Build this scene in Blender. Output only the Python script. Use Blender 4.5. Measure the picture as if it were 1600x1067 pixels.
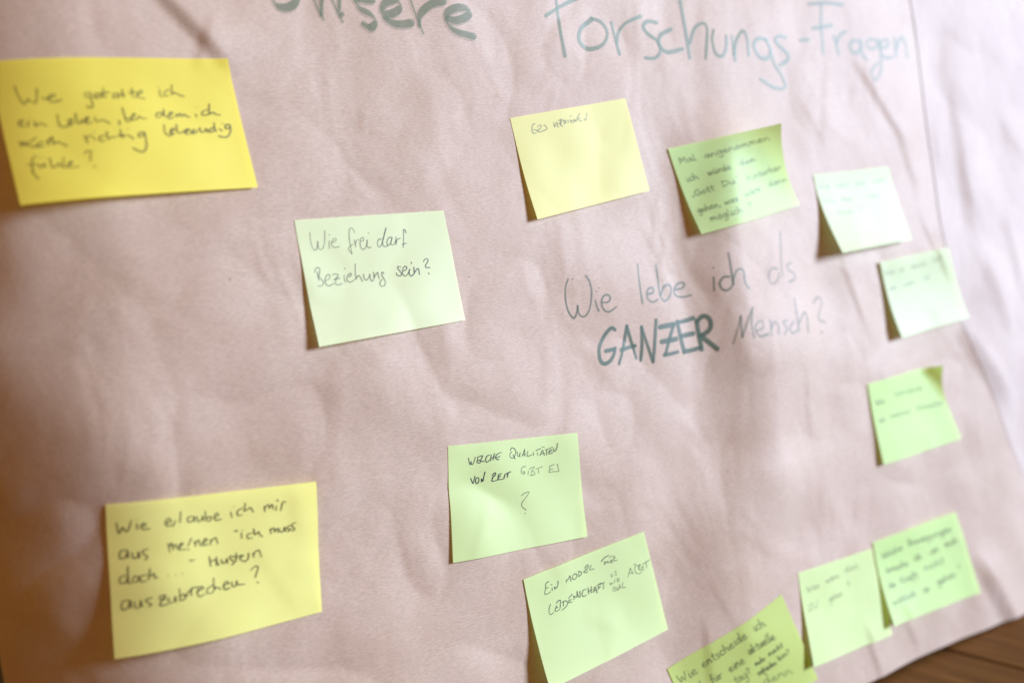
import bpy, math, random
import numpy as np
from mathutils import Vector, Matrix

SC = bpy.context.scene
for o in list(bpy.data.objects):
    bpy.data.objects.remove(o)
R = math.radians
# ------------------------------------------------------------------ camera
# millimetres on the paper: X right, Y up, Z out of the wall.  Blender: (X, -Z, Y) in metres
PITCH, YAW, ROLL = 6.53291301e-02, 5.42700013e-01, 1.79291512e-01
CAMP = np.array([-231.445442, 92.4044618, 602.146901])
PW, PH = 1600.0, 1067.0                     # size of the photograph the measurements were taken in
FLOOR = -297.0
def _rot(rx, ry, rz):
    cx, sx, cy, sy, cz, sz = math.cos(rx), math.sin(rx), math.cos(ry), math.sin(ry), math.cos(rz), math.sin(rz)
    Rx = np.array([[1,0,0],[0,cx,-sx],[0,sx,cx]]); Ry = np.array([[cy,0,sy],[0,1,0],[-sy,0,cy]])
    Rz = np.array([[cz,-sz,0],[sz,cz,0],[0,0,1]])
    return Rz @ Ry @ Rx
RC = _rot(PITCH, YAW, ROLL)
def W3(P):
    P = np.asarray(P, float)
    return np.stack([P[..., 0], -P[..., 2], P[..., 1] - FLOOR], -1) * 0.001
cam = bpy.data.cameras.new('camera')
cam.sensor_width = 36; cam.lens = 36
cam.clip_start = 0.01; cam.clip_end = 60
cam.dof.use_dof = True; cam.dof.focus_distance = 0.690; cam.dof.aperture_fstop = 2.4
cam.dof.aperture_blades = 0
co = bpy.data.objects.new('camera', cam); SC.collection.objects.link(co)
rx, ux, bx = W3(RC[0]) - W3([0,0,0]), W3(RC[1]) - W3([0,0,0]), W3(RC[2]) - W3([0,0,0])
M = Matrix.Identity(4)
for i, v in enumerate((rx, ux, bx)):
    v = v / np.linalg.norm(v)
    for j in range(3): M[j][i] = v[j]
cp = W3(CAMP)
for j in range(3): M[j][3] = cp[j]
co.matrix_world = M
SC.camera = co
# ------------------------------------------------------------------ light
wd = bpy.data.worlds.new('World'); SC.world = wd; wd.use_nodes = True
bg = wd.node_tree.nodes['Background']
bg.inputs['Color'].default_value = (1.0, 0.52, 0.14, 1); bg.inputs['Strength'].default_value = 0.43
def area(name, loc, target, sx, sy, power, col):
    l = bpy.data.lights.new(name, 'AREA'); l.shape = 'RECTANGLE'; l.size = sx; l.size_y = sy
    l.energy = power; l.color = col
    o = bpy.data.objects.new(name, l); SC.collection.objects.link(o)
    o.location = loc
    o.rotation_euler = (Vector(target) - Vector(loc)).to_track_quat('-Z', 'Y').to_euler()
    return o
area('window_light', (7.0, -5.3, 1.9), (0.25, 0, 0.33), 2.1, 2.7, 1850, (0.67, 0.85, 1.13))
SC.view_settings.view_transform = 'Standard'; SC.view_settings.look = 'None'
SC.view_settings.exposure = 0.0; SC.view_settings.gamma = 1.0
SC.view_settings.use_curve_mapping = False
SC.cycles.use_denoising = True
SC.cycles.max_bounces = 8; SC.cycles.transparent_max_bounces = 24

# ------------------------------------------------------------------ measuring
def ray(px):
    px = np.asarray(px, float)
    d = np.stack([(px[..., 0]-PW/2)/PW, -(px[..., 1]-PH/2)/PW, -np.ones(px.shape[:-1])], -1)
    return d @ RC
def at(px, z=0.0):                       # photo point -> paper millimetres at height z above the paper plane
    d = ray(px); t = (z - CAMP[2]) / d[..., 2]
    return CAMP + d * np.asarray(t)[..., None]
def proj(P):
    Q = (np.asarray(P) - CAMP) @ RC.T
    return np.stack([PW/2 + PW*Q[..., 0]/-Q[..., 2], PH/2 - PW*Q[..., 1]/-Q[..., 2]], -1)
def invert(S, px, uv0, eps):
    uv = np.array(uv0, float)
    for _ in range(7):
        p0 = proj(S(uv)); e = px - p0
        du = (proj(S(uv + [eps, 0])) - p0) / eps
        dv = (proj(S(uv + [0, eps])) - p0) / eps
        det = du[:, 0]*dv[:, 1] - du[:, 1]*dv[:, 0]
        a = (e[:, 0]*dv[:, 1] - e[:, 1]*dv[:, 0]) / det
        b = (du[:, 0]*e[:, 1] - du[:, 1]*e[:, 0]) / det
        uv = uv + np.stack([a, b], 1)
    return uv

# ------------------------------------------------------------------ node helpers
def new_mat(name):
    m = bpy.data.materials.new(name); m.use_nodes = True
    nt = m.node_tree; nt.nodes.clear()
    out = nt.nodes.new('ShaderNodeOutputMaterial')
    return m, nt, out
def N(nt, typ, **kw):
    n = nt.nodes.new('ShaderNode' + typ)
    for k, v in kw.items(): setattr(n, k, v)
    return n
def noise(nt, co_, scale, detail=3, rough=0.5, dist=0.0, stretch=None):
    n = N(nt, 'TexNoise'); n.inputs['Scale'].default_value = scale
    n.inputs['Detail'].default_value = detail; n.inputs['Roughness'].default_value = rough
    n.inputs['Distortion'].default_value = dist
    if stretch:
        mp = N(nt, 'Mapping'); mp.inputs['Scale'].default_value = stretch
        nt.links.new(co_, mp.inputs['Vector']); co_ = mp.outputs['Vector']
    nt.links.new(co_, n.inputs['Vector'])
    return n.outputs['Fac']
def ramp(nt, fac, stops):
    r = N(nt, 'ValToRGB'); el = r.color_ramp.elements
    while len(el) < len(stops): el.new(0.5)
    for e, (p, c) in zip(el, stops): e.position = p; e.color = (*c, 1)
    nt.links.new(fac, r.inputs['Fac']); return r.outputs['Color']
def mixc(nt, f, a, b, mode='MIX'):
    m = N(nt, 'Mix', data_type='RGBA', blend_type=mode)
    for sock, v in ((0, f), (6, a), (7, b)):
        if isinstance(v, (int, float)): m.inputs[sock].default_value = v
        elif isinstance(v, tuple): m.inputs[sock].default_value = (*v, 1)
        else: nt.links.new(v, m.inputs[sock])
    return m.outputs[2]
def bump(nt, h, strength, dist, normal=None):
    b = N(nt, 'Bump'); b.inputs['Strength'].default_value = strength; b.inputs['Distance'].default_value = dist
    nt.links.new(h, b.inputs['Height'])
    if normal: nt.links.new(normal, b.inputs['Normal'])
    return b.outputs['Normal']

def kraft(name, dark, mid, light, rough, spec):
    m, nt, out = new_mat(name)
    tc = N(nt, 'TexCoord').outputs['Object']
    big = noise(nt, tc, 9, 4, 0.6)
    fine = noise(nt, tc, 900, 2, 0.6, 0, (0.35, 1, 1.6))
    c = ramp(nt, big, [(0.3, dark), (0.5, mid), (0.72, light)])
    c = mixc(nt, 0.25, c, ramp(nt, fine, [(0.3, (0.25,)*3), (0.7, (0.75,)*3)]), 'OVERLAY')
    # the odd dark fibre fleck
    vo = N(nt, 'TexVoronoi'); vo.inputs['Scale'].default_value = 75
    nt.links.new(tc, vo.inputs['Vector'])
    sp = N(nt, 'MapRange'); sp.inputs['From Min'].default_value = 0.03; sp.inputs['From Max'].default_value = 0.075
    sp.inputs['To Min'].default_value = 1; sp.inputs['To Max'].default_value = 0
    nt.links.new(vo.outputs['Distance'], sp.inputs['Value'])
    sel = N(nt, 'SeparateColor'); nt.links.new(vo.outputs['Color'], sel.inputs['Color'])
    gt = N(nt, 'Math', operation='GREATER_THAN'); gt.inputs[1].default_value = 0.93
    nt.links.new(sel.outputs['Red'], gt.inputs[0])
    mu = N(nt, 'Math', operation='MULTIPLY'); nt.links.new(gt.outputs[0], mu.inputs[0]); nt.links.new(sp.outputs[0], mu.inputs[1])
    c = mixc(nt, mu.outputs[0], c, (0.16, 0.10, 0.07))
    b = N(nt, 'BsdfPrincipled')
    nt.links.new(c, b.inputs['Base Color'])
    b.inputs['Roughness'].default_value = rough
    b.inputs['Specular IOR Level'].default_value = spec
    b.inputs['Sheen Weight'].default_value = 0.72; b.inputs['Sheen Tint'].default_value = (0.86, 0.93, 1.0, 1); b.inputs['Sheen Roughness'].default_value = 0.45
    rib = N(nt, 'TexWave', wave_type='BANDS', bands_direction='Z'); rib.inputs['Scale'].default_value = 140
    rib.inputs['Distortion'].default_value = 3.0; rib.inputs['Detail'].default_value = 2
    nt.links.new(tc, rib.inputs['Vector'])
    n0 = bump(nt, noise(nt, tc, 17, 2, 0.5, 0.6, (1.0, 1.0, 0.7)), 0.40, 0.006)
    n1 = bump(nt, noise(nt, tc, 70, 3, 0.5, 0.5), 0.11, 0.002, n0)
    n2 = bump(nt, rib.outputs['Fac'], 0.035, 0.0004, n1)
    n3 = bump(nt, fine, 0.22, 0.0004, n2)
    nt.links.new(n3, b.inputs['Normal'])
    nt.links.new(b.outputs[0], out.inputs[0])
    return m
M_KRAFT = kraft('kraft_paper', (0.435, 0.29, 0.20), (0.485, 0.34, 0.25), (0.52, 0.38, 0.285), 0.58, 0.4)
M_KRAFT2 = kraft('glare_paled_kraft_paper', (0.53, 0.41, 0.35), (0.565, 0.445, 0.38), (0.60, 0.48, 0.415), 0.65, 0.25)  # kraft again, with window glare partly put into a paler colour

def note_mat(name, col, through=0.30):
    m, nt, out = new_mat(name)
    tc = N(nt, 'TexCoord').outputs['Object']
    fine = noise(nt, tc, 1400, 2)
    c = mixc(nt, 0.10, col, ramp(nt, fine, [(0.3, (0.3,)*3), (0.7, (0.7,)*3)]), 'OVERLAY')
    c = mixc(nt, 0.10, c, ramp(nt, noise(nt, tc, 30, 2), [(0.3, (0.35,)*3), (0.7, (0.65,)*3)]), 'OVERLAY')
    b = N(nt, 'BsdfPrincipled'); nt.links.new(c, b.inputs['Base Color'])
    b.inputs['Roughness'].default_value = 0.55; b.inputs['Specular IOR Level'].default_value = 0.5
    nt.links.new(bump(nt, fine, 0.12, 0.0003), b.inputs['Normal'])
    t = N(nt, 'BsdfTranslucent'); t.inputs['Color'].default_value = (*[min(1, 1.15*x)**1.7 for x in col], 1)
    mx = N(nt, 'MixShader'); mx.inputs[0].default_value = through
    nt.links.new(b.outputs[0], mx.inputs[1]); nt.links.new(t.outputs[0], mx.inputs[2])
    nt.links.new(mx.outputs[0], out.inputs[0])
    return m
M_NOTE = {'yellow': note_mat('yellow_note_paper', (0.93, 0.79, 0.11)),
          'lemon': note_mat('lemon_note_paper', (0.97, 0.93, 0.30)),
          'cream': note_mat('pale_yellow_note_paper', (0.845, 0.80, 0.30)),
          'green': note_mat('pale_green_note_paper', (0.80, 0.85, 0.50)),
          'fresh': note_mat('green_note_paper', (0.72, 0.835, 0.385)),
          'pale': note_mat('palest_green_note_paper', (0.68, 0.76, 0.43)),
          'leaf': note_mat('leaf_green_note_paper', (0.715, 0.93, 0.40), 0.42),
          'lime': note_mat('lime_note_paper', (0.60, 0.69, 0.19))}
_ink = {}
def ink(col, alpha, rough=0.5):
    key = (col, alpha)
    if key in _ink: return _ink[key]
    m, nt, out = new_mat('ink')
    tc = N(nt, 'TexCoord').outputs['Object']
    b = N(nt, 'BsdfPrincipled'); b.inputs['Base Color'].default_value = (*col, 1)
    b.inputs['Roughness'].default_value = rough; b.inputs['Specular IOR Level'].default_value = 0.6
    tr = N(nt, 'BsdfTransparent'); mx = N(nt, 'MixShader')
    mr = N(nt, 'MapRange'); mr.inputs['From Min'].default_value = 0.3; mr.inputs['From Max'].default_value = 0.7
    mr.inputs['To Min'].default_value = alpha*0.88; mr.inputs['To Max'].default_value = min(1, alpha*1.08)
    nt.links.new(noise(nt, tc, 160, 4, 0.7), mr.inputs['Value'])
    nt.links.new(mr.outputs[0], mx.inputs[0])
    nt.links.new(tr.outputs[0], mx.inputs[1]); nt.links.new(b.outputs[0], mx.inputs[2])
    nt.links.new(mx.outputs[0], out.inputs[0])
    _ink[key] = m
    return m
PEN = (0.018, 0.022, 0.024)
TEAL = (0.085, 0.155, 0.06)
GREEN_BLACK = (0.04, 0.095, 0.05)

# ------------------------------------------------------------------ object helpers
def link(name, verts, faces, mat, parent=None, origin=(0, 0, 0), smooth=True):
    me = bpy.data.meshes.new(name)
    v = np.asarray(verts, float) - np.asarray(origin)
    me.from_pydata([tuple(p) for p in v], [], [tuple(int(i) for i in f) for f in faces])
    me.materials.append(mat)
    if smooth: me.polygons.foreach_set('use_smooth', [True]*len(me.polygons))
    me.update()
    o = bpy.data.objects.new(name, me); SC.collection.objects.link(o)
    if parent is not None: o.parent = parent
    else: o.location = origin
    return o
def tag(o, label=None, cat=None, group=None, kind=None):
    if label: o['label'] = label
    if cat: o['category'] = cat
    if group: o['group'] = group
    if kind: o['kind'] = kind
def grid_faces(nx, ny, keep=None):
    i, j = np.meshgrid(np.arange(nx-1), np.arange(ny-1), indexing='ij')
    a = (i*ny + j).ravel()
    return np.stack([a, a+ny, a+ny+1, a+1], 1)
def solidify(o, t):
    s = o.modifiers.new('thickness', 'SOLIDIFY'); s.thickness = t; s.offset = -1
    e = o.modifiers.new('crisp_edge', 'EDGE_SPLIT'); e.split_angle = R(50)

# ------------------------------------------------------------------ relief of the kraft paper (millimetres)
rng = np.random.RandomState(7)
WAVES = []
for k in range(26):
    lam = rng.uniform(55, 240); ang = rng.normal(0, 0.9)
    WAVES.append((2*math.pi*math.cos(ang)/lam, 2*math.pi*math.sin(ang)/lam, rng.uniform(0, 6.28), 0.0020*lam*rng.uniform(.4, 1)))
def sstep(a, b, x):
    t = np.clip((x-a)/(b-a), 0, 1); return t*t*(3-2*t)
# creases: photo start, photo end, width of the steep side, height, fall-off on the other side
CREASES = [((225, -15), (335, 100), 9, 3.2, 30), ((318, 30), (300, 95), 5, 0.8, 14),
           ((1338, 118), (1398, 215), 9, 1.6, 26), ((1398, 215), (1425, 290), 9, 1.0, 24),
           ((1085, 20), (1080, 330), 34, 3.0, 60), ((1030, 230), (1070, 520), 58, 11, 80),
           ((1085, 540), (1105, 790), 72, 13.0, 90), ((1050, 790), (1060, 1070), 66, 9.5, 90),
           ((1500, 540), (1560, 640), 22, 3.5, 40), ((1525, 905), (1580, 1000), 18, 4.5, 22),
           ((1400, 950), (1430, 1010), 6, 0.9, 12), ((1345, 990), (1372, 1060), 7, 1.3, 14),
           ((1090, 985), (1100, 1075), 6, 0.9, 16), ((1240, 590), (1250, 700), 8, .9, 18),
           ((1190, 370), (1170, 480), 8, .9, 22), ((1310, 420), (1345, 520), 7, 1.0, 20),
           ((1440, 360), (1470, 430), 6, 1.2, 16), ((1285, 100), (1275, 215), 10, 0.7, 22)]
for k in range(40):
    x, y = rng.uniform(380, 1560), rng.uniform(0, 1050)
    a = rng.normal(1.35, 0.45); L = rng.uniform(30, 110)
    CREASES.append(((x, y), (x+L*math.cos(a), y+L*math.sin(a)), rng.uniform(5, 11), rng.uniform(.12, .5), rng.uniform(12, 28)))
CR = []
for p, q, w, A, fo in CREASES:
    P, Q = at(p)[:2], at(q)[:2]
    CR.append((P, Q, w, A, fo))
XE0 = -100.0
def relief(X, Y):
    X = np.asarray(X, float); Y = np.asarray(Y, float)
    h = np.zeros(np.broadcast(X, Y).shape)
    calm = 0.35 + 0.65*sstep(60, 380, X)
    for kx, ky, ph, A in WAVES: h = h + A*np.sin(kx*X + ky*Y + ph)
    h = h*calm
    for P, Q, w, A, fo in CR:
        d = Q - P; L = math.hypot(*d); t = d/L
        n = np.array([-t[1], t[0]])
        if n[0] < 0: n = -n
        s = (X-P[0])*t[0] + (Y-P[1])*t[1]
        e = (X-P[0])*n[0] + (Y-P[1])*n[1]
        prof = np.where(e < w, sstep(-0.1*w, w, e), np.exp(-np.clip(e-w, 0, None)**1.2/fo**1.2))
        tap = sstep(-0.35*L, 0.2*L, s)*(1-sstep(0.8*L, 1.35*L, s))
        h = h + A*prof*tap
    b = np.clip(XE0 - X + 0.10*np.clip(-Y, -100, 200), 0, None)
    g = np.clip(10 - X + 0.25*np.clip(-Y, -250, 120), 0, None)
    return h - b*b/(2*125.0) - g*g/(2*1500.0)
_GX, _GY = np.arange(-330, 960, 1.0), np.arange(-420, 420, 1.0)
_RG = relief(_GX[:, None], _GY[None, :])
def cockle(lam, seed):                  # smooth random field of the given wavelength, about -1..1
    r = np.random.RandomState(seed)
    nx, ny = int(1290/lam)+6, int(840/lam)+6
    g = r.uniform(-1, 1, (nx, ny))
    def wts(t): return np.stack([(1-t)**3, 3*t**3-6*t*t+4, -3*t**3+3*t*t+3*t+1, t**3], -1)/6
    fx = (_GX-_GX[0])/lam; fy = (_GY-_GY[0])/lam
    ix = fx.astype(int); iy = fy.astype(int); wx = wts(fx-ix); wy = wts(fy-iy)
    a = sum(g[ix+k]*wx[:, k:k+1] for k in range(4))
    return sum(a[:, iy+k]*wy[None, :, k] for k in range(4))*1.6
_c1, _c2, _c3, _c4 = cockle(46, 1), cockle(24, 2), cockle(12, 3), cockle(34, 4)
_mod = 0.45 + 0.55*np.clip(cockle(150, 9)*0.9+0.5, 0, 1.2)
_c0 = cockle(85, 6)
_RS = _RG + 0.55
_RG = _RG + _mod*(1.5*_c0 + 1.6*_c1 + 0.85*_c2 + 0.24*_c3 + 1.9*np.abs(_c4+0.25*_c2)**0.85)
_RS = 0.6*_RS + 0.4*_RG
def relief(X, Y, G=_RG):
    x = np.clip(np.asarray(X, float) - _GX[0], 0, len(_GX)-2.001); y = np.clip(np.asarray(Y, float) - _GY[0], 0, len(_GY)-2.001)
    x, y = np.broadcast_arrays(x, y)
    i = x.astype(int); j = y.astype(int); fx = x-i; fy = y-j
    return (G[i, j]*(1-fx) + G[i+1, j]*fx)*(1-fy) + (G[i, j+1]*(1-fx) + G[i+1, j+1]*fx)*fy
def paper(P2):                          # (X, Y) -> point on the paper
    return np.stack([P2[..., 0], P2[..., 1], relief(P2[..., 0], P2[..., 1])], -1)
# left edge of the second sheet, lying over the first
EDGE = np.array([at(p)[:2] for p in [(1418, -60), (1425, 0), (1446, 180), (1467, 350), (1502, 500), (1546, 612), (1600, 742), (1650, 860)]])
EDGE = EDGE[np.argsort(EDGE[:, 1])]
def edge_x(Y): return np.interp(Y, EDGE[:, 1], EDGE[:, 0])
WAVES2 = [(2*math.pi*math.cos(a)/l, 2*math.pi*math.sin(a)/l, rng.uniform(0, 6.28), .0028*l) for a, l in zip(rng.uniform(-1.2, 1.5, 10), rng.uniform(45, 150, 10))]
CR2 = [(at(p)[:2], at(q)[:2], w, A, fo) for p, q, w, A, fo in
       [((1478, 165), (1500, 330), 14, 2.4, 30), ((1560, 350), (1590, 470), 18, 2.6, 30), ((1530, 420), (1560, 520), 18, 2.4, 35), ((1560, 200), (1600, 300), 16, 1.8, 30)]]
def relief2(X, Y):
    d = np.asarray(X) - edge_x(Y)
    h = relief(X, Y) + 0.35 + 0.25*np.exp(-np.clip(d, 0, None)/16.0)*sstep(20, 140, Y)
    g = sstep(5, 60, d)
    for kx, ky, ph, A in WAVES2: h = h + g*A*np.sin(kx*X + ky*Y + ph)
    for P, Q, w, A, fo in CR2:
        dd = Q-P; L = math.hypot(*dd); t = dd/L; n = np.array([-t[1], t[0]])
        if n[0] < 0: n = -n
        s = (X-P[0])*t[0] + (Y-P[1])*t[1]; e = (X-P[0])*n[0] + (Y-P[1])*n[1]
        prof = np.where(e < w, sstep(-0.2*w, w, e), np.exp(-np.clip(e-w, 0, None)/fo))
        h = h + g*A*prof*sstep(-0.35*L, 0.2*L, s)*(1-sstep(0.8*L, 1.35*L, s))
    return np.maximum(h, relief(X, Y) + 0.3)

# ------------------------------------------------------------------ setting: floor and wall
def wood():
    m, nt, out = new_mat('brown_floor_boards')
    tc = N(nt, 'TexCoord').outputs['Object']
    g = noise(nt, tc, 22, 6, 0.65, 0.8, (3.0, 0.22, 1))
    g2 = noise(nt, tc, 160, 3, 0.6, 0.2, (2.0, 0.06, 1))
    oi = N(nt, 'NewGeometry').outputs['Random Per Island']
    c = ramp(nt, g, [(0.28, (0.085, 0.036, 0.010)), (0.5, (0.165, 0.072, 0.020)), (0.72, (0.25, 0.115, 0.036))])
    c = mixc(nt, 0.35, c, ramp(nt, g2, [(0.3, (0.3,)*3), (0.7, (0.7,)*3)]), 'OVERLAY')
    c = mixc(nt, 0.35, c, ramp(nt, oi, [(0, (0.36,)*3), (1, (0.62,)*3)]), 'OVERLAY')
    b = N(nt, 'BsdfPrincipled'); nt.links.new(c, b.inputs['Base Color'])
    b.inputs['Roughness'].default_value = 0.6; b.inputs['Specular IOR Level'].default_value = 0.06
    nt.links.new(bump(nt, g2, 0.2, 0.001), b.inputs['Normal'])
    nt.links.new(b.outputs[0], out.inputs[0])
    return m
def build_floor():
    V, F = [], []
    wdt, gap, bev = 0.138, 0.0012, 0.0018
    x = 0.5475 - 12*wdt
    while x < 2.4:
        a, b = x+gap/2, x+wdt-gap/2
        prof = [(a, -0.02), (a, -bev), (a+bev, 0), (b-bev, 0), (b, -bev), (b, -0.02)]
        s = len(V)
        for y in (-2.4, 0.35):
            V += [(px, y, pz) for px, pz in prof]
        for i in range(5): F.append((s+i, s+i+1, s+i+7, s+i+6))
        x += wdt
    o = link('floor', V, F, wood(), smooth=False); tag(o, kind='structure')
    s = len(V)
build_floor()
m, nt, out = new_mat('black_wall_paint')
b = N(nt, 'BsdfPrincipled'); b.inputs['Base Color'].default_value = (0.006, 0.0055, 0.005, 1); b.inputs['Roughness'].default_value = 0.85
nt.links.new(bump(nt, noise(nt, N(nt, 'TexCoord').outputs['Object'], 220, 3), 0.2, 0.001), b.inputs['Normal'])
nt.links.new(b.outputs[0], out.inputs[0]); M_WALL = m
def build_wall():                       # a wall that ends in a rounded corner on the left
    V, F = [], []
    prof = [(1100, -16), (600, -16), (-90, -16)]
    for k in range(1, 19):
        a = k/18*math.pi/2
        prof.append((-90 - 110*math.sin(a), -16 - 110*(1-math.cos(a))))
    prof += [(-200, -300), (1100, -300)]
    n = len(prof)
    for y in (FLOOR, 420): V += [tuple(W3([x, y, z])) for x, z in prof]
    for i in range(n): F.append((i, (i+1) % n, n+(i+1) % n, n+i))
    F.append(tuple(range(2*n-1, n-1, -1))); F.append(tuple(range(n)))
    o = link('wall', V, F, M_WALL, smooth=False); tag(o, kind='structure')
build_wall()

# ------------------------------------------------------------------ the two sheets of kraft paper
def build_sheet():
    xs = np.arange(-203, 727, 2.0); ys = np.arange(-290.5, 331, 2.0)
    X, Y = np.meshgrid(xs, ys, indexing='ij')
    # slightly uneven cut along the floor
    t = sstep(-290, -200, Y)
    Y = Y - (1-t)*(4.5*(X-425)/240 + 0.7*np.sin(X/31))
    P = np.stack([X, Y, relief(X, Y)], -1)
    o = link('kraft_paper_sheet', W3(P).reshape(-1, 3), grid_faces(len(xs), len(ys)), M_KRAFT)
    solidify(o, 0.0002)
    tag(o, 'large crumpled brown kraft paper sheet with green marker title and question', 'paper sheet', 'kraft paper sheets on the wall')
    return o
SHEET = build_sheet()
def build_sheet2():
    ys = np.arange(-170, 331, 2.5); ds = np.concatenate([np.arange(0, 20, 1.0), np.arange(20, 290, 2.5)])
    D, Y = np.meshgrid(ds, ys, indexing='ij')
    X = edge_x(Y) + D + 0.8*np.sin(Y/17)*np.exp(-D/30)
    P = np.stack([X, Y, relief2(X, Y)], -1)
    o = link('kraft_paper_sheet', W3(P).reshape(-1, 3), grid_faces(len(ds), len(ys)), M_KRAFT2)
    solidify(o, 0.0002)
    tag(o, 'blank wrinkled paper sheet, coloured paler for glare, overlapping the right edge of the written sheet', 'paper sheet', 'kraft paper sheets on the wall')
build_sheet2()

# ------------------------------------------------------------------ handwriting
def catmull(P, step):
    P = np.asarray(P, float)
    if len(P) == 1: P = np.array([P[0], P[0]+[0.3, 0.3]])
    if len(P) == 2:
        n = max(3, int(np.hypot(*(P[1]-P[0]))/step)+1)
        t = np.linspace(0, 1, n)[:, None]; return P[0]*(1-t) + P[1]*t
    Q = np.vstack([2*P[0]-P[1], P, 2*P[-1]-P[-2]]); out_ = []
    for i in range(1, len(Q)-2):
        a, b, c, d = Q[i-1:i+3]
        n = max(2, int(np.hypot(*(c-b))/step))
        t = np.linspace(0, 1, n, endpoint=False)[:, None]
        out_.append(0.5*(2*b + (c-a)*t + (2*a-5*b+4*c-d)*t**2 + (3*b-a-3*c+d)*t**3))
    out_.append(P[-1:]); return np.vstack(out_)
def parse(s, crop):
    x0, y0, k = crop
    return [np.array([[x0 + float(a)/k, y0 + float(b)/k] for a, b in (q.split(',') for q in st.split())]) for st in s.split(';') if st.strip()]
wr = random.Random(3)
def ribbon(name, strokes, to_surface, S, width, mat, parent, origin, nib=None, lift0=0.10, step=1.1):
    """strokes: photo polylines; to_surface: photo -> surface mm; S: surface mm -> 3-D mm"""
    V, F = [], []
    order = 0
    for st in strokes:
        p = to_surface(catmull(st, step))
        seg = np.hypot(*np.diff(p, axis=0).T)
        keep = np.concatenate([[True], seg > 1e-4]); p = p[keep]
        if len(p) < 2: p = np.vstack([p, p+[0.3, 0]])
        L = np.concatenate([[0], np.cumsum(np.hypot(*np.diff(p, axis=0).T))])
        if L[-1] < width*0.9:                       # a dot: widen into a short dab
            c = p.mean(0); d = (p[-1]-p[0]); d = d/(np.hypot(*d)+1e-6)
            p = c + np.linspace(-.5, .5, 5)[:, None]*d*width*0.9
            L = np.linspace(0, width*.9, 5)
        else:                                       # round ends that reach past the pen's turning point
            e0 = (p[0]-p[min(2, len(p)-1)]); e1 = (p[-1]-p[max(-3, -len(p))])
            e0 /= np.hypot(*e0)+1e-9; e1 /= np.hypot(*e1)+1e-9
            r = 0.45*width
            k3 = np.array([0.0, .3, .65])[:, None]
            p = np.vstack([p[0]+e0*r*(1-k3), p, p[-1]+e1*r*(1-k3[::-1])])
            L = np.concatenate([[0], np.cumsum(np.hypot(*np.diff(p, axis=0).T))])
        t = np.gradient(p, axis=0); t /= np.hypot(t[:, 0], t[:, 1])[:, None] + 1e-9
        n = np.stack([-t[:, 1], t[:, 0]], 1)
        ph = wr.uniform(0, 6.28)
        w = width*(1 + 0.13*np.sin(L/ (6*width) + ph) + 0.06*np.sin(L/(1.7*width)+ph*2))
        if nib is not None:
            nv = np.array(nib); w = np.maximum(np.abs(n @ nv), width)
        cap = np.clip(np.minimum(L, L[-1]-L)/(0.5*w), 0, 1)
        w = w*np.sqrt(np.clip(1-(1-cap)**2, 0.06, 1))
        b0 = len(V)
        A = p + n*w[:, None]/2; B = p - n*w[:, None]/2
        off = lift0 + 0.012*order + 0.0015*np.arange(len(p))/len(p)*len(p)/3
        order += 1
        for Q in (A, B):
            e = 0.4
            c = S(Q); du = S(Q+[e, 0])-S(Q-[e, 0]); dv = S(Q+[0, e])-S(Q-[0, e])
            nn = np.cross(du, dv); nn /= np.linalg.norm(nn, axis=1)[:, None]
            nn *= np.sign(nn[:, 2:3])
            V.extend(W3(c + nn*off[:, None]))
        k = len(p)
        for i in range(k-1): F.append((b0+i, b0+i+1, b0+k+i+1, b0+k+i))
    return link(name, V, F, mat, parent, origin)

# --- writing on the kraft paper itself
def paper_uv(px): return invert(paper, px, at(px)[..., :2], 0.5)
def pwrite(name, s, crop, width, mat, label=None, nib=None, lift0=0.12):
    o = ribbon(name, parse(s, crop), paper_uv, paper, width, mat, SHEET, (0, 0, 0), nib, lift0, 1.0)
    if label: o['label'] = label
    return o
ONE = (0, 0, 1)
NIB = (1.6, -5.0)
US = ["424,-45 422,-20 425,-4 434,9 449,12 462,4 468,-15 470,-45",
      "487,-45 489,-15 495,10 506,31;503,25 503,0 510,-22 517,-20 520,0 528,20 536,35;531,-12 531,18 537,24",
      "586,0 572,0 560,-2 556,4 564,14 580,23 587,33 580,43 566,36",
      "601,23 614,21 624,14 625,6 617,0 603,5 597,16 600,27 614,36 631,38 647,35",
      "640,-6 648,18 662,53;656,42 657,24 668,11 682,4 697,2",
      "698,29 713,32 728,27 735,20 728,13 715,12 702,18 697,27 701,39 716,50 744,58"]
pwrite('title_word', ';'.join(US), ONE, 1.3, ink(TEAL, 0.36), 'word Unsere in broad green marker strokes', NIB)
pwrite('title_word_overstroke', ';'.join(US), (-1.5, 2.2, 1), 1.0, ink(TEAL, 0.22), None, (1.9, -6.0), 0.5)
FO = ("864,-50 869,0 874,40 883,88;851,-30 890,-48 925,-55;853,25 877,10 903,-3;"
      "926,30 908,45 905,64 919,77 941,71 949,53 940,36 924,29;955,36 961,60 968,85;964,66 967,50 979,36 1001,26;"
      "1026,36 1012,34 1005,42 1012,53 1026,64 1032,80 1024,91 1009,91;1049,46 1034,54 1029,64 1034,76 1045,82 1067,77;"
      "1058,-30 1064,10 1071,48 1078,91;1078,68 1085,46 1097,37 1105,46 1103,92;1115,48 1113,64 1119,85 1130,87 1135,72 1135,57;"
      "1144,57 1149,95;1147,86 1152,60 1162,49 1168,64 1170,87;1198,62 1184,61 1178,72 1186,88 1198,92 1204,80 1197,63;"
      "1204,82 1210,100 1221,118 1227,137 1210,137 1188,124;1228,59 1217,57 1211,63 1219,73 1230,84 1231,94 1219,102;1251,63 1264,62")
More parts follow.
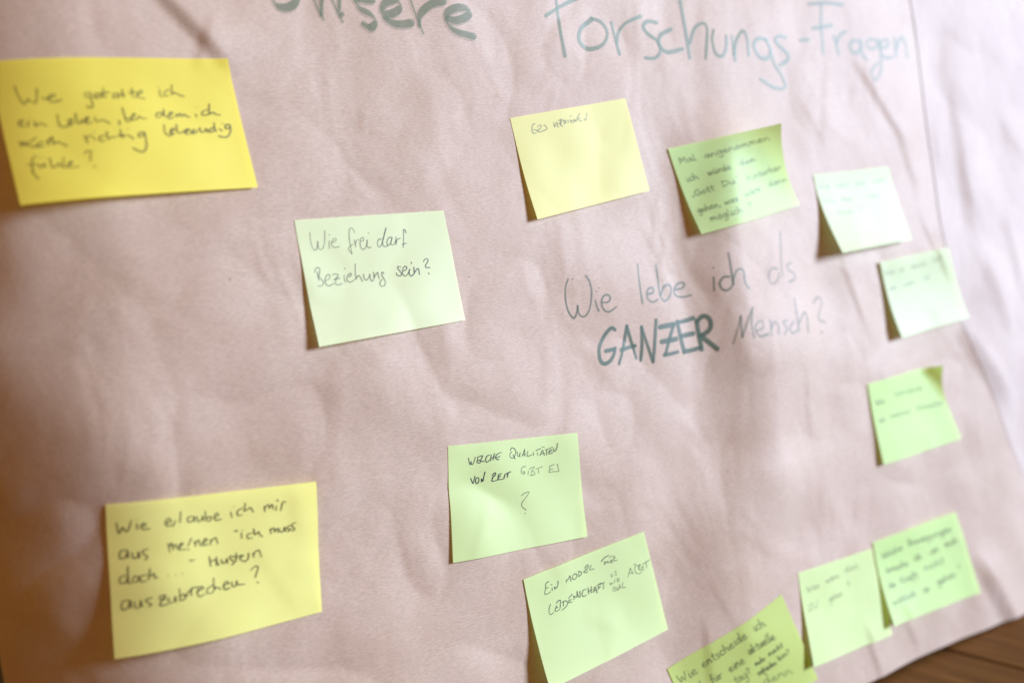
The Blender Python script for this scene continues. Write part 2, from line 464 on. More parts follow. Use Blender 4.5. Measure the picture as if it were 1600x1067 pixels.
FR = ("1264,7 1290,5 1317,8;1283,8 1283,40 1285,62 1286,84;1270,45 1284,43 1300,40;1303,57 1307,70 1310,86;1307,68 1313,55 1322,50;"
      "1345,66 1333,64 1328,72 1332,82 1341,82 1346,72;1345,64 1347,84 1355,94;1372,64 1359,62 1354,69 1359,76 1368,75 1374,66;"
      "1374,64 1377,92 1376,112 1368,126 1362,112 1372,98;1378,75 1387,73 1388,64 1379,64 1375,76 1382,90 1394,90;1398,60 1400,89;1400,77 1408,60 1414,66 1418,91")
pwrite('title_word', FO, ONE, 3.0, ink(TEAL, 0.56), 'word Forschungs in green marker')
pwrite('title_word', FR, ONE, 3.3, ink(TEAL, 0.44), 'word Fragen in green marker, ink thinned to imitate glare')  # glare put into the ink as lower opacity
Q1, Q2, Q3 = (870, 380, 7.273), (1080, 370, 5.93), (920, 470, 7.273)
MK = ink(GREEN_BLACK, 0.57)
pwrite('question_word', "130,405 100,500 100,640 130,770 190,850 225,800 238,710;238,712 255,805 310,835 365,770 390,660 395,540 370,430 330,370;440,650 455,720 480,770;445,548 455,540;478,512 488,508;515,670 580,670 610,620 575,585 530,605 508,670 530,745 580,780 630,760 680,720;175,405 182,415", Q1, 1.35, MK, 'word Wie in dark green marker')
pwrite('question_word', "918,235 935,400 955,560 975,685;1040,580 1095,560 1090,510 1050,510 1025,560 1035,630 1090,670 1150,640;1125,235 1145,380 1160,500 1180,600;1180,600 1215,500 1265,470 1300,510 1285,600 1230,660 1185,620;1345,530 1425,510 1450,460 1400,450 1350,490 1335,560 1370,605 1440,610 1525,590", Q1, 1.5, MK, 'word lebe in dark green marker')
pwrite('question_word', "208,375 215,500;203,283 210,293;355,370 300,375 265,430 290,485 335,495 375,465 395,400;345,150 365,260 385,400 395,440;385,400 420,320 465,295 490,330 500,420 540,480", Q2, 1.7, MK, 'word ich in dark green marker')
pwrite('question_word', "800,300 750,295 720,350 730,420 765,435 800,400 815,330;824,-45 832,150 836,290 852,362;930,240 890,260 895,300 950,340 960,390 905,418", Q2, 1.8, ink(GREEN_BLACK, 0.34), 'word als in green marker, thinned to imitate glare')  # same marker ink; the glare over it is painted as lower opacity
GK = ink(GREEN_BLACK, 0.70)
pwrite('question_word', "300,330 255,310 180,390 120,530 130,670 180,715 245,680 285,610 300,535;190,572 300,545;345,715 385,560 432,285;432,285 470,420 540,650;365,560 450,530 530,510;590,675 605,500 600,295;600,295 660,480 730,690;735,695 748,500 765,215", Q3, 2.7, GK, 'letters GAN in bold green marker capitals')
pwrite('question_word', "805,300 900,280 970,265;960,285 920,420 875,600;825,465 910,450 1000,432;860,615 940,600 1010,580;1005,235 1040,400 1085,585;1010,245 1100,225 1190,195;1050,402 1190,370;1080,575 1170,560 1265,532;1225,225 1250,380 1285,555;1225,240 1300,172 1375,210 1382,310 1320,370 1260,390;1270,395 1380,480 1465,548", Q3, 3.5, GK, 'letters ZER in bold darker marker capitals')
pwrite('question_word', "390,990 430,860 460,730;460,740 466,830 475,925;475,930 530,760 570,655;570,660 560,800 585,930;610,870 670,840 655,780 610,800 595,860 640,920 720,900;735,770 740,840 745,910;745,850 770,790 805,815 815,895;890,770 850,790 890,850 865,905;950,790 920,830 930,890 990,870;955,570 980,720 1000,870;1000,800 1050,700 1075,760 1085,885;1130,610 1170,560 1210,600 1190,690 1180,760 1240,795;1203,878 1214,890", Q2, 1.9, ink(GREEN_BLACK, 0.36), 'word Mensch and question mark in marker, thinned to imitate glare')  # ink made more transparent to paint in the glare

# --- stroke alphabet for the notes whose hand is out of focus (x to the right, y up, x-height 1)
G = {
'a': ("0.7,.9 .3,1 .05,.5 .2,.05 .5,.2 .7,.9;.7,.95 .7,.2 .95,.05", 1.0), 'b': ("0.1,2 .1,.1 .5,.05 .7,.5 .45,.9 .12,.5", .9),
'c': ("0.7,.85 .35,1 .05,.5 .3,.02 .75,.15", .85), 'd': ("0.65,.8 .3,1 .05,.5 .2,.05 .5,.15 .7,.8;.75,2 .7,.2 .95,.05", 1.05),
'e': ("0.1,.5 .6,.6 .5,1 .2,.9 .05,.4 .3,.02 .8,.15", .9), 'f': ("0.7,1.8 .4,2 .3,1 .25,-.8;.05,1 .65,1.05", .75),
'g': ("0.7,.9 .3,1 .05,.5 .25,.1 .6,.3 .7,.9;.7,.95 .7,-.6 .4,-.95 .1,-.6", .95), 'h': ("0.1,2 .1,.02;.1,.5 .45,1 .65,.7 .7,.05 .9,.1", 1.0),
'i': ("0.2,1 .2,.1 .45,.05;.2,1.5 .25,1.55", .5), 'k': ("0.1,2 .1,0;.65,1 .12,.5 .75,.05", .85), 'l': ("0.15,2 .15,.2 .45,.05", .5),
'm': ("0.1,1 .1,.02;.1,.6 .4,1 .5,.6 .5,.05;.5,.6 .85,1 .95,.5 1.0,.05 1.2,.1", 1.35), 'n': ("0.1,1 .1,.02;.1,.55 .5,1 .65,.6 .7,.05 .9,.1", 1.0),
'o': ("0.4,1 .08,.6 .2,.05 .6,.15 .7,.7 .4,1", .9), 'r': ("0.1,1 .12,.02;.12,.5 .35,.95 .65,.9", .7), 's': ("0.6,.9 .25,1 .15,.7 .55,.35 .45,.02 .05,.1", .75),
't': ("0.3,1.7 .3,.15 .6,.05;.02,1.05 .6,1.1", .7), 'u': ("0.1,1 .15,.2 .4,.02 .65,.4 .7,1;.7,1 .72,.15 .95,.05", 1.05), 'v': ("0.05,1 .35,.02 .7,1", .8),
'w': ("0.05,1 .25,.05 .5,.8 .7,.05 1.0,1", 1.15), 'y': ("0.05,1 .35,.15;.7,1 .3,-.9", .8), 'z': ("0.1,.95 .7,.95 .1,.05 .75,.05", .85),
'\u00fc': ("0.1,1 .15,.2 .4,.02 .65,.4 .7,1;.7,1 .72,.15 .95,.05;.2,1.45 .24,1.5;.55,1.45 .59,1.5", 1.05), '\u00e4': ("0.7,.9 .3,1 .05,.5 .2,.05 .5,.2 .7,.9;.7,.95 .7,.2 .95,.05;.2,1.4 .24,1.45;.55,1.4 .59,1.45", 1.0),
'\u00f6': ("0.4,1 .08,.6 .2,.05 .6,.15 .7,.7 .4,1;.2,1.4 .24,1.45;.55,1.4 .59,1.45", .9),
'W': ("0.0,1.9 .3,.05 .55,1.1 .85,.05 1.15,1.9", 1.35), 'M': ("0.05,0 .15,1.8 .5,.6 .9,1.8 1.0,0", 1.2), 'G': ("1.0,1.6 .5,1.8 .05,.9 .4,.02 .95,.3 .95,.85 .55,.85", 1.15),
'D': ("0.15,1.8 .15,.02;.05,1.8 .8,1.5 .9,.6 .1,.02", 1.1), 'B': ("0.15,1.8 .15,.02;.05,1.8 .7,1.5 .2,1 .8,.6 .1,.02", 1.0), 'K': ("0.1,1.8 .1,0;.8,1.8 .12,.9 .85,0", 1.0),
'Z': ("0.05,1.7 .85,1.7 .05,.05 .9,.05", 1.0), 'U': ("0.1,1.8 .15,.3 .5,.02 .8,.4 .85,1.8", 1.05),
'?': ("0.05,1.5 .35,1.9 .65,1.5 .35,1 .35,.6;.35,.05 .4,.1", .8), '!': ("0.2,1.9 .2,.6;.2,.05 .25,.1", .45), ',': ("0.2,.15 .1,-.3", .4), '-': ("0.1,.5 .6,.55", .8),
'\u201e': ("0.1,.2 .05,-.2;.3,.2 .25,-.2", .5), '\u201c': ("0.1,1.6 .15,1.9;.3,1.6 .35,1.9", .5)}
def word(text, p0, p1, xh, up):
    p0 = np.array(p0, float); p1 = np.array(p1, float)
    tot = sum(G[c][1] for c in text); out_ = []; x = 0.0
    for c in text:
        s, adv = G[c]
        jy = wr.uniform(-.08, .08); k = wr.uniform(.92, 1.08)
        for st in s.split(';'):
            q = np.array([[float(v) for v in a.split(',')] for a in st.split()])
            out_.append(p0 + (p1-p0)*((x + q[:, :1])/tot) + up*((q[:, 1:]*k + jy)*xh))
        x += adv
    return out_

# ------------------------------------------------------------------ sticky notes
GRP = 'sticky notes on the kraft paper'
def make_note(corners, lifts, mat, label, wave=0.35, curl=None, seed=0, base=0.35):
    """corners: TL, TR, BR, BL as measured in the photo; lifts: their height off the paper in mm"""
    r = np.random.RandomState(seed)
    C = []
    for p, l in zip(corners, lifts):
        q = at(p)
        for _ in range(4): q = at(p, float(max(relief(q[0], q[1], _RS), relief(q[0], q[1]) - 0.1)) + base + l)
        C.append(q)
    TL, TR, BR, BL = C
    wmm = np.linalg.norm(TR-TL); hmm = np.linalg.norm(BL-TL)
    tops = np.array(lifts[:2]); bl, br = lifts[3], lifts[2]
    ph = r.uniform(0, 6.28, 6)
    def S(q):                           # q in mm from the top-left corner, right and down
        u = q[..., 0]/wmm; v = q[..., 1]/hmm
        P = (TL[:2]*((1-u)*(1-v))[..., None] + TR[:2]*(u*(1-v))[..., None] + BR[:2]*(u*v)[..., None] + BL[:2]*((1-u)*v)[..., None])
        vv = np.clip((v-0.10)/0.90, 0, 1.2)
        z = (bl*(1-u) + br*u)*vv**1.8
        if curl:
            s, rad = curl
            z = z + tops[1]*np.clip((u + (1-v)*s - (1+s) + rad)/rad, 0, 1.15)**2.5
        else:
            z = z + tops[1]*u*(1-vv) + tops[0]*(1-u)*(1-vv)
        fl = wave*(0.35 + 0.65*np.clip(v, 0, 1))
        env = 16*np.clip(u*(1-u), 0, 1)*np.clip(v*(1-v), 0, 1)*0.8 + 0.2*4*np.clip(u*(1-u), 0, 1)
        z = z + fl*env*(np.sin(5.2*u + 1.5*v + ph[0]) + .8*np.sin(9*u - 2.5*v + ph[1]) + .5*np.sin(4*v + 13*u + ph[2]))
        soft = np.maximum(relief(P[..., 0], P[..., 1], _RS) , relief(P[..., 0], P[..., 1]) - 0.1)
        return np.stack([P[..., 0], P[..., 1], soft + base + np.maximum(z, 0)], -1)
    nu, nv = 44, 36
    U, Vv = np.meshgrid(np.linspace(0, wmm, nu), np.linspace(0, hmm, nv), indexing='ij')
    P = S(np.stack([U, Vv], -1)).reshape(-1, 3)
    org = W3((TL+TR+BR+BL)/4)
    f = grid_faces(nu, nv)[:, ::-1]
    o = link('sticky_note', W3(P), f, mat, None, org)
    tag(o, label, 'sticky note', GRP)
    H = np.array(corners, float)
    def to_uv(px):
        A = np.array([TR[:2]-TL[:2], BL[:2]-TL[:2]]).T
        g = (at(px, base)[..., :2]-TL[:2]) @ np.linalg.inv(A).T
        return invert(S, px, g*[wmm, hmm], 0.3)
    up = H[0]-H[3]; up = up/np.hypot(*up)
    def write(items, width=0.62, alpha=0.7, xh=6.0, label=None, name='handwriting_line'):
        st = []
        for it in items:
            if len(it) == 2: st += parse(*it)
            else: st += word(it[0], it[1], it[2], it[3] if len(it) > 3 else xh, up)
        w = ribbon(name, st, to_uv, S, width*0.88, ink(PEN, round(min(0.95, alpha*1.12), 2)), o, org, None, 0.10, 0.5)
        if label: w['label'] = label
    return write

# 1 yellow, top left
c1, c2 = (10, 120, 6.275), (180, 110, 7.115)
w = make_note([(-19, 97), (356, 92), (403, 293), (32, 321)], (0, 0, 2, 9), M_NOTE['yellow'], 'large yellow note at the top left asking Wie gestalte ich ein Leben', 1.0, seed=1)
w([("80,95 120,190 175,270 215,220;215,225 240,240 290,260 300,190 300,120;350,200 375,222 420,205;420,215 480,185 440,178 412,215 450,250 540,230", c1),
   ("820,160 775,160 780,200 820,200;825,160 835,230 850,290 815,305 790,285;865,205 900,175 880,160 860,190 885,215 920,200;930,165 925,190 945,205;950,110 955,190 985,200;920,165 1010,155;1090,165 1055,170 1050,205 1085,205 1100,170 1110,210", c1),
   ("80,215 85,290 110,295;185,200 195,290 240,300;60,265 110,270;150,250 230,245;240,275 300,250 290,225 255,250 260,300 335,320;495,220 500,280 525,298;476,185 486,190;600,220 555,240 550,285 590,285;630,165 630,270;630,265 660,250 690,265 765,295", c2)], 0.72, 0.62)
w([("130,460 165,445 150,425 125,450 135,485 180,485;215,440 215,490;235,410 241,412;280,440 290,485 340,460 400,485;500,375 520,470 560,495 620,480;610,450 650,440 640,415 615,430 620,475 660,460;680,360 690,440 720,460 745,440 735,420;770,440 810,410 790,400 770,440 800,460 840,445;870,400 885,440 930,430 960,430 1020,460;1105,430 1115,465 1105,472", c1),
   ("80,420 110,520 130,570 180,560 170,530 130,545;190,520 225,490 200,490 190,540 230,550 260,520;270,510 285,530 345,540;288,432 298,436;530,480 475,475 455,510 490,525 530,490;540,435 545,500 570,520;600,510 640,475 610,470 595,510 600,540 660,520;680,485 690,520 720,480 740,515 770,490 790,510 830,525;895,490 910,520;905,415 913,419;1030,440 975,460 970,495 1020,500 1050,480;1045,375 1050,480 1090,470 1120,490 1170,500", c2)], 0.74, 0.70)
w([("130,640 150,680 170,640 195,680 215,640;240,640 290,600;230,670 260,690 300,680;360,640 310,660 320,690 370,680;400,640 440,600 410,640 420,670;450,590 465,660 500,640 530,650 600,680;770,580 800,650;795,590 830,580;850,590 870,620;855,545 862,548;960,580 920,590 920,630 970,630;985,540 1000,610 1040,590 1070,600;1120,520 1130,590 1160,590;1090,580 1170,570;1190,570 1250,610;1193,508 1201,512", c1),
   ("310,690 270,700 265,740 310,730 325,690 345,770 350,850 320,905 270,900 200,865;545,610 555,690 600,730 640,715;620,690 660,660 630,650 615,700 660,710;680,605 695,690 730,700 760,680;770,690 830,665 790,660 790,710 850,700;850,690 880,660 860,700 890,700 920,668;940,640 960,690 1000,680 1010,650 1030,690;1100,640 1050,660 1060,690 1110,670;1100,585 1110,660 1130,680;1160,650 1190,675;1193,588 1201,593;1270,605 1230,610 1235,650 1280,640 1275,610 1285,680 1250,740 1200,745 1150,730", c2)], 0.74, 0.72)
w([("300,780 260,800 255,880 265,940;210,865 310,860;250,930 320,1005;320,860 330,890 360,880 370,850 390,890;425,800 455,890 500,870;500,870 520,850 540,890;560,790 565,880 590,890;610,870 650,840 620,840 610,890 680,885 715,880;328,800 337,802;373,795 381,797;770,750 800,730 835,740 825,790 830,825;863,878 873,885", c1)], 0.72, 0.62)

# 2 yellow, bottom left
b1, b2 = (170, 770, 5.333), (310, 770, 6.667)
w = make_note([(165, 788), (494, 752), (503, 955), (179, 1029)], (0, 4, 1, 6), M_NOTE['lemon'], 'large yellow note at the bottom left asking Wie erlaube ich mir', 0.8, seed=2)
w([("65,245 85,335 115,285;115,285 150,320 175,280 190,225;235,255 240,300;231,217 237,221;270,275 310,265 290,250 270,280 290,300 340,295;475,250 520,235 500,210 475,240 490,275 530,265;535,275 560,230;600,155 595,245;700,190 660,205 665,240 700,230 715,195 715,235;735,195 745,235 775,220 785,190 790,230;805,150 815,225 850,225 850,195 820,205;880,205 915,185 900,165 880,195 895,225 940,215", b1),
   ("340,195 350,255;368,134 376,139;460,155 410,185 415,230 460,225;490,105 480,190;480,185 520,165 545,150 575,195;690,135 695,190;695,150 730,115 740,160;740,150 770,115 780,165;815,130 810,180;825,65 830,85;860,180 875,110;870,120 885,85 910,95", b2)], 0.80, 0.66)
w([("150,470 100,485 95,540 140,535 160,480 165,540;195,495 205,540 240,535 250,490 260,540;325,465 285,480 290,505 325,530 305,555;495,420 510,490;505,450 525,415 540,470;540,450 560,425 575,465;590,450 620,420 600,420 590,470 640,465;660,440 690,375;655,468 670,470;715,400 725,445;725,420 750,390 765,440;780,420 820,390 800,380 785,430 830,425;850,385 850,430;855,400 890,370 910,420", b1),
   ("380,390 390,396;400,385 408,400;450,410 455,470;459,379 466,384;560,415 515,430 520,470 565,465;580,370 590,430 630,400 640,430 670,450;750,370 760,420;755,385 785,360 800,405;800,390 825,365 835,405;845,365 860,405 890,390 900,350 910,395;970,335 935,345 935,370 965,375 935,400;1015,305 980,320 985,350 1005,370 985,395", b2)], 0.80, 0.68)
w([("150,685 100,700 95,745 140,745 165,700;160,610 165,740 190,745;215,690 200,730 235,740 250,700 215,690;320,680 270,690 270,735 310,730;345,630 335,720;345,690 380,670 385,705 410,700;494,685 501,687;559,680 566,682;609,668 616,670;675,555 690,565;700,562 715,555", b1),
   ("115,660 130,760;125,710 180,690;190,665 190,750;185,700 215,750;240,690 255,730 290,710 300,680 305,730;360,650 330,660 345,690 375,720 350,745;395,620 395,710;370,665 440,650;435,675 470,650 445,645 440,690 490,710;490,710 520,680 525,620;580,665 575,620;575,630 630,590 660,660", b2)], 0.80, 0.68)
w([("165,890 115,905 115,970 165,950 180,895 190,955;215,905 225,955 260,945 270,895 280,945;360,870 315,885 325,910 360,925 335,945;425,860 475,850 440,900;420,880 480,880;440,900 430,935 490,925;500,870 510,915 545,900 555,860 565,905;590,795 600,890 640,870 630,840 600,855;650,860 665,820 700,800;690,850 690,795 740,780;735,820 790,790 760,780 740,830 760,860 800,840", b1),
   ("150,960 100,990 95,1040 150,1030 180,970;160,885 165,990 200,980 235,1000;260,960 320,940 290,920 265,960 280,1000 330,985;350,925 360,970 395,960 400,910 415,950 480,945;550,800 590,760 625,770 610,820 595,875;613,924 626,931", b2)], 0.82, 0.70)

# 3 green, Wie frei darf
d1, d2, d3, d4 = (470, 345, 14.545), (530, 345, 13.333), (480, 400, 12.308), (600, 390, 17.78)
w = make_note([(460, 344), (693, 329), (727, 500), (499, 542)], (0, 0, 1.2, 5), M_NOTE['green'], 'pale green note asking Wie frei darf Beziehung sein?', 0.35, seed=3)
w([("208,265 215,400 240,540 285,640 330,672 368,620 386,470;388,480 396,590 430,648 475,652 515,600 540,480 547,340 543,225;648,455 645,540 655,635;640,318 660,328;710,490 770,475 805,440 790,402 745,415 712,470 703,540 735,595 800,605 880,590;1225,270 1195,200 1145,165 1110,190 1098,300 1105,430 1125,540 1145,640 1165,750;1165,755 1120,700 1083,640 1110,590 1190,535;1218,435 1235,520 1252,600;1248,530 1265,460 1320,420;1355,470 1405,465 1435,430 1410,380 1365,410 1348,480 1355,570 1385,635 1425,655 1470,615 1500,540 1510,435;1510,440 1505,540 1520,590 1555,620 1600,600;1530,278 1548,290", d1)], 0.62, 0.46, name='handwriting_words')
w([("880,385 835,385 800,440 805,510 835,550 875,510 910,410 945,270 978,150;975,160 935,310 905,430 912,500 945,540 1010,525;1105,350 1050,345 1005,400 998,470 1020,515 1070,470 1100,360;1105,355 1080,440 1085,490 1120,505 1160,470 1180,400;1183,335 1188,420 1188,500;1185,450 1215,390 1275,365;1388,255 1380,205 1355,180 1342,200 1342,350 1340,480 1335,555;1315,495 1345,480 1405,470", d2)], 0.64, 0.60, name='handwriting_words')
w([("190,300 205,390 230,470;140,320 160,255 205,220 240,250 240,320 225,385 250,425 300,480 310,540 270,580 205,575;365,470 415,445 440,390 410,355 365,390 345,450 350,520 390,570 440,570 510,530;490,370 530,345 590,360 585,400 545,440 515,460;550,440 635,432;560,450 540,510 560,550 610,555 670,532;715,365 715,440 740,505;724,236 734,252;805,405 845,375 845,335 810,345 775,395 765,450 795,495 845,500 900,465 945,435;925,150 925,260 930,360 945,440;945,440 975,385 1005,380 1035,430 1065,490;1088,350 1095,420 1130,465 1170,440 1200,380 1205,345;1205,350 1215,430 1240,480 1270,475 1280,450;1278,310 1285,380 1290,430;1290,425 1310,375 1355,315 1370,380 1390,440;1475,345 1455,310 1432,335 1445,390 1480,440 1505,510 1485,570 1440,585 1400,550 1410,490 1440,450", d3)], 0.62, 0.56, name='handwriting_words')
w([("465,485 410,470 375,490 400,550 460,620 490,680 470,720 420,730 360,705 345,650;545,595 600,565 635,520 620,475 580,465 540,510 515,590 525,680 575,735 620,725 680,650 715,550;718,545 700,620 710,690 750,735 790,720 825,680;755,350 768,395;832,490 835,580 845,670;845,665 870,610 930,530 965,545 975,620 990,690;1100,335 1130,275 1190,250 1225,290 1205,360 1155,440 1165,490 1210,505 1280,495;1235,645 1260,685", d4)], 0.66, 0.74, name='handwriting_words')

# 4 pale yellow, GELD VERDIENEN
w = make_note([(797, 185), (977, 154), (1015, 298), (840, 343)], (0, 0, 2, 4.5), M_NOTE['cream'], 'pale yellow note with only Geld verdienen written along its top', 0.8, seed=4)
w([("235,420 190,430 165,500 170,590 200,635 250,630;200,560 280,555;285,500 320,455 365,450 365,510 310,560 280,590 330,605 400,590;430,445 480,480 510,520 480,550 400,585;650,390 665,440 680,490 700,420 720,380;745,395 735,440 740,485 780,485;740,435 765,430;770,350 830,315 840,350 815,390 780,410;800,400 830,465 870,465;815,330 822,460;885,340 900,400;880,335 930,350 935,390 900,420;985,330 990,395;1040,330 1050,380 1095,395;1045,355 1090,340;1040,240 1058,244;1120,380 1125,320 1165,365 1180,310;1260,175 1200,270 1230,330 1300,355;1215,290 1260,280;1350,310 1370,340 1395,310 1412,170", (820, 165, 14.545))], 0.62, 0.56)

# 5 green with curled corner
w = make_note([(1044, 233), (1221, 193), (1249, 320), (1096, 366)], (0, 23, 4, 5), M_NOTE['leaf'], 'green note with curled darker top right corner and five written lines', 0.3, curl=(0.8, 0.95), seed=5)
k = dict(width=0.85, alpha=0.46, xh=5.2)
w([('Mal', (1063, 256), (1089, 250)), ('angenommen', (1102, 248), (1204, 218))], **k)
w([('ich', (1073, 285), (1093, 279)), ('w\u00fcrde', (1107, 275), (1144, 264)), ('dem', (1157, 260), (1183, 251))], **k)
w([('\u201eGott', (1082, 308), (1118, 297)), ('Du\u201c', (1130, 293), (1157, 284)), ('hinterher', (1169, 283), (1222, 264))], **k)
w([('gehen,', (1091, 333), (1127, 322)), ('was', (1134, 321), (1155, 313)), ('w\u00e4re', (1165, 308), (1190, 298)), ('dann', (1201, 293), (1231, 283))], **k)
w([('m\u00f6glich', (1111, 346), (1163, 331)), ('?', (1171, 326), (1177, 324))], **k)

# 6 palest green at the upper right
w = make_note([(1271, 274), (1388, 261), (1425, 374), (1317, 395)], (0, 0, 6, 15), M_NOTE['pale'], 'palest green note near the paper seam, lifting furthest off its shadow', 0.3, seed=6)
k = dict(width=0.8, alpha=0.30, xh=4.2)
w([('Wie', (1281, 295), (1298, 293)), ('lebt', (1306, 293), (1328, 290)), ('und', (1336, 290), (1353, 288)), ('wer', (1364, 286), (1385, 283))], **k)
w([('bin', (1288, 317), (1305, 316)), ('dann', (1316, 314), (1333, 313)), ('-', (1344, 312), (1349, 311)), ('hey', (1358, 310), (1375, 307))], **k)
w([('i', (1296, 336), (1300, 335)), ('innen', (1309, 335), (1336, 333)), ('?', (1344, 332), (1348, 331))], **k)
# 7 green on the seam
w = make_note([(1375, 410), (1481, 387), (1515, 496), (1410, 528)], (0.8, 1.2, 4, 6.5), M_NOTE['pale'], 'pale green note crossing the seam of the two sheets', 0.3, seed=7, base=1.6)
w([('Was', (1384, 430), (1399, 427)), ('ist', (1406, 425), (1414, 423)), ('deine', (1424, 420), (1447, 414)), ('Zeit', (1458, 411), (1473, 404))], **k)
w([('was', (1390, 454), (1401, 451)), ('wahr', (1412, 449), (1431, 442)), ('ist', (1444, 438), (1453, 436))], **k)
# 8 green with a folded corner
w = make_note([(1356, 600), (1474, 571), (1502, 685), (1381, 726)], (0, 13, 1.5, 3), M_NOTE['leaf'], 'pale green note with narrow dark folded top right corner and two lines', 0.35, curl=(0.35, 0.24), seed=8)
k = dict(width=0.85, alpha=0.40, xh=4.6)
w([('Wie', (1369, 633), (1383, 629)), ('ber\u00fchre', (1399, 619), (1441, 609))], **k)
w([('ich', (1374, 660), (1384, 658)), ('meine', (1392, 654), (1423, 644)), ('W\u00fcnsche', (1432, 641), (1473, 632))], **k)

# 9 green, Welche Qualitaeten
e1, e2, e3 = (720, 690, 15.24), (785, 685, 16), (725, 720, 10)
w = make_note([(700, 697), (902, 676), (918, 838), (708, 879)], (0, 0, 0.6, 1.5), M_NOTE['fresh'], 'pale green note asking Welche Qualit\u00e4ten von Zeit gibt es', 0.5, seed=9)
w([("182,385 200,480 225,540 245,465;245,465 255,535 285,535 320,460 345,365;400,365 400,420 385,480 410,500 465,495;400,375 450,345 520,325;410,450 455,430;520,330 500,390 465,460 510,465 560,460;680,315 630,335 595,400 600,465 630,485 690,430;725,310 720,380 710,450;805,275 785,350 770,435;705,400 800,360;965,250 890,280 845,320 830,380 860,415 905,420;850,375 930,345", e1)], 0.68, 0.76, name='handwriting_words')
w([("235,330 205,360 185,420 205,470 260,485 310,430 335,350 320,275 280,240 230,230 210,270 205,300;265,400 295,450 315,515;370,330 380,400 395,445 425,420 445,350;445,355 435,410 440,460;500,440 530,340 555,265 560,350 565,440;505,405 570,395;635,310 625,380 620,435 670,430 730,405;775,345 775,415;840,300 890,275 960,245;880,345 875,415;935,425 975,345 1005,285 1030,350 1050,420;970,380 1050,360;1000,200 1014,212;1030,212 1046,216;1075,275 1160,250 1255,210;1110,275 1105,345 1105,410;1240,265 1190,285 1165,330 1165,375 1200,375 1260,350;1175,330 1235,300;1285,240 1285,310;1285,315 1320,315 1350,260 1370,190 1380,110", e2)], 0.66, 0.66, name='handwriting_words')
w([("235,870 260,930 290,990 315,910 340,810;370,860 350,920 365,985 405,985 430,930 430,870 400,850 370,865;490,880 495,950 515,900;495,885 530,930 545,850 575,720;750,800 790,750 830,740 815,800 750,850;800,800 760,860 740,925 780,935 880,905;965,755 900,785 895,840 885,890 920,895 995,890;895,840 945,815;1050,790 1035,840 1025,880;1050,780 1110,745 1185,710;1125,745 1115,800 1110,840", e1)], 0.76, 0.84, name='handwriting_words')
w([("580,705 530,695 485,740 465,810 480,865 520,880 550,850;500,830 555,825 550,890;650,805 640,895;675,765 730,720 800,705;800,705 765,770 740,800 800,840 810,890 760,910 690,915;725,810 725,880;830,765 910,730 1000,700;905,760 905,860;1185,690 1230,665 1295,645;1180,700 1180,770 1165,830 1200,840 1260,830;1200,775 1260,750;1360,640 1385,645 1390,720 1410,805 1350,820 1270,815", e2)], 0.62, 0.46, name='handwriting_words')
w([("900,540 950,500 1015,485 980,550 920,630 900,680 915,720 975,765;950,814 962,823", e3)], 0.60, 0.52, name='handwriting_words')

# 10 green, Ein Model fuer Leidenschaft
f1, f2 = (840, 860, 9.7), (930, 860, 13.34)
w = make_note([(818, 905), (1006, 830), (1044, 983), (860, 1077)], (0, 0, 2, 9), M_NOTE['fresh'], 'tilted pale green note with Ein Model f\u00fcr Leidenschaft in capitals', 0.5, seed=10)
w([("170,462 125,500 120,570 108,650 140,655 195,620;118,570 165,555;222,560 220,605;204,508 216,516;255,545 265,590;258,550 290,560 310,500 308,455;435,485 438,435;438,440 462,435 490,375;490,380 500,420 505,460;560,350 530,385 535,430 570,425 595,385 585,350 555,350;625,310 620,385;620,310 660,320 660,355 625,390;715,265 750,215 770,230 745,275 700,320 740,330 755,300;810,215 790,285 855,270;965,160 1020,100 1080,65;1020,160 1015,210;1020,185 1055,165;1060,155 1065,180 1100,165 1120,140 1125,185;1090,96 1102,92;1118,81 1130,78;1150,85 1160,80 1170,110 1145,125 1160,150 1205,140", f1)], 0.66, 0.66)
w([("195,810 175,880 178,945 205,965 240,935;285,795 310,760 345,745;290,830 270,880 265,910 290,915 335,885;275,870 305,855;345,745 345,810 342,870;395,770 390,840;370,780 420,755 455,785 435,840 370,900;525,655 470,720;480,740 475,785 525,770;478,755 515,735;545,680 555,735;550,685 590,700 600,610;600,620 620,695 645,690 640,610;735,580 690,600 675,655 690,690 740,670;765,560 775,650;815,540 815,635;770,615 815,590;845,630 870,545 905,635;860,605 895,585;900,525 960,485;925,530 925,580;925,555 955,540;945,510 1015,475;1000,500 1000,575", f1)], 0.68, 0.68)
w([("320,490 345,545 370,480;440,420 415,430 430,460 445,500 415,505;300,670 320,705 345,660 350,700;380,670 400,655 415,600;465,575 465,640 500,620 495,580 465,575;385,760 375,835 430,820 410,765 385,755;455,745 460,820 495,790;505,700 520,790;490,770 530,750;575,660 570,765 640,755", f2)], 0.66, 0.46, name='handwriting_words')
w([("685,545 710,440 730,360;730,360 760,420 785,470;705,470 790,465;800,285 850,285 835,330 825,390 840,440 870,470;905,310 910,400;880,320 940,285 910,360 960,410 940,465 880,480;985,320 975,380 1020,395;975,345 1010,335;990,280 1060,235 1135,185;1060,240 1075,350", f2)], 0.66, 0.50, name='handwriting_words')

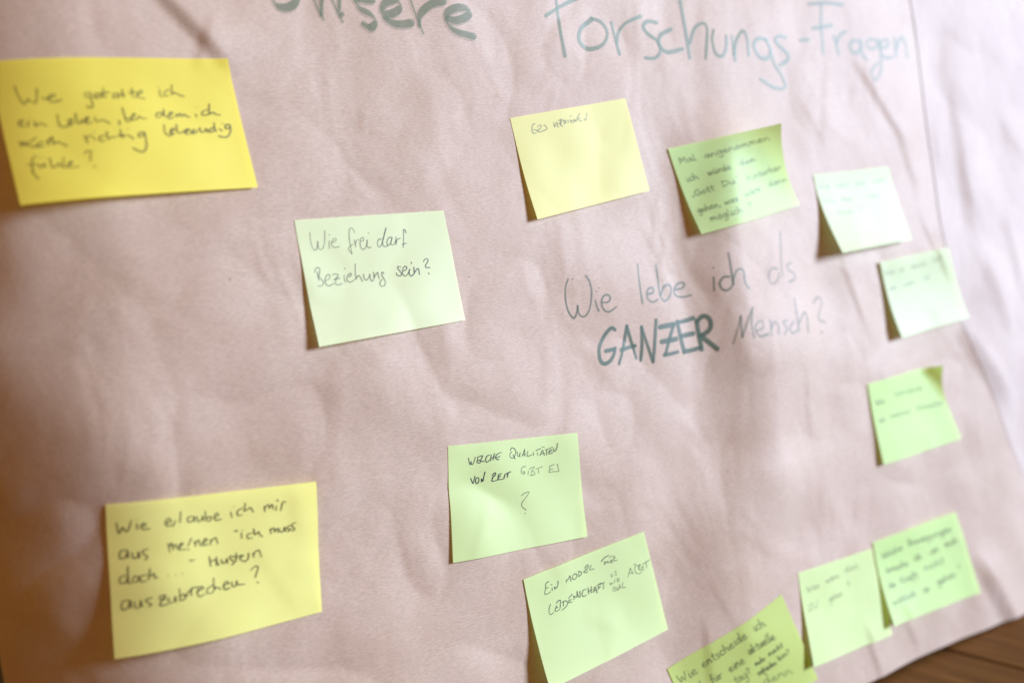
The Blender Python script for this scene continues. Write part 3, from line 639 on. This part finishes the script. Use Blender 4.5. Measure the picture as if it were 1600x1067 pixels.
# 11 lime, cut by the bottom of the picture
w = make_note([(1043, 1045), (1221, 928), (1278, 1060), (1110, 1186)], (0, 0, 2, 7), M_NOTE['lime'], 'darker lime green note, most tilted of all, asking Wie entscheide ich', 0.3, seed=11)
k = dict(width=0.85, alpha=0.55, xh=7.0)
w([('Wie', (1062, 1067), (1092, 1050)), ('entscheide', (1099, 1043), (1169, 995)), ('ich', (1179, 986), (1197, 976))], **k)
w([('mich', (1078, 1092), (1106, 1072)), ('f\u00fcr', (1113, 1067), (1130, 1057)), ('eine', (1141, 1049), (1165, 1034)), ('aktuelle', (1172, 1023), (1212, 996))], **k)
w([('mehr', (1181, 1040), (1197, 1030), 4.2), ('macht', (1202, 1025), (1224, 1009), 4.2), ('zufrieden', (1185, 1055), (1214, 1036), 4.2), ('bin?', (1217, 1031), (1235, 1019), 4.2)], 0.8, 0.62)
w([('tag?', (1150, 1068), (1176, 1053)), ('denn', (1195, 1069), (1240, 1050))], **dict(k, alpha=0.45))

# 12 and 13 neighbours at the lower right
w = make_note([(1247, 895), (1362, 857), (1394, 991), (1272, 1042)], (0, 0, 3, 7), M_NOTE['fresh'], 'pale green note asking Was w\u00e4re das, left of the slightly darker one', 0.45, seed=12)
k = dict(width=0.8, alpha=0.34, xh=5.2)
w([('Was', (1261, 925), (1281, 917)), ('w\u00e4re', (1291, 911), (1312, 901)), ('das,', (1320, 894), (1344, 885))], **k)
w([('ZU', (1263, 955), (1280, 946)), ('geben', (1296, 940), (1317, 929)), ('?', (1324, 920), (1329, 917))], **k)
w = make_note([(1364, 847), (1493, 800), (1532, 926), (1398, 978)], (0, 1.5, 2, 9), M_NOTE['leaf'], 'green note with four dense blurred lines, just above the wooden floor', 0.4, seed=13)
k = dict(width=0.95, alpha=0.50, xh=5.4)
w([('Welche', (1379, 873), (1411, 858)), ('Bewegungen', (1420, 853), (1488, 829))], **k)
w([('brauche', (1386, 895), (1420, 882)), ('ich', (1429, 876), (1440, 872)), ('um', (1454, 866), (1468, 859)), ('mich', (1477, 855), (1497, 846))], **k)
w([('die', (1390, 919), (1400, 915)), ('Kraft', (1408, 911), (1435, 902)), ('nicht', (1444, 891), (1476, 879))], **k)
w([('wirklich', (1396, 945), (1432, 930)), ('zu', (1444, 926), (1453, 922)), ('gehen', (1465, 914), (1494, 899)), ('!', (1498, 892), (1501, 890))], **k)
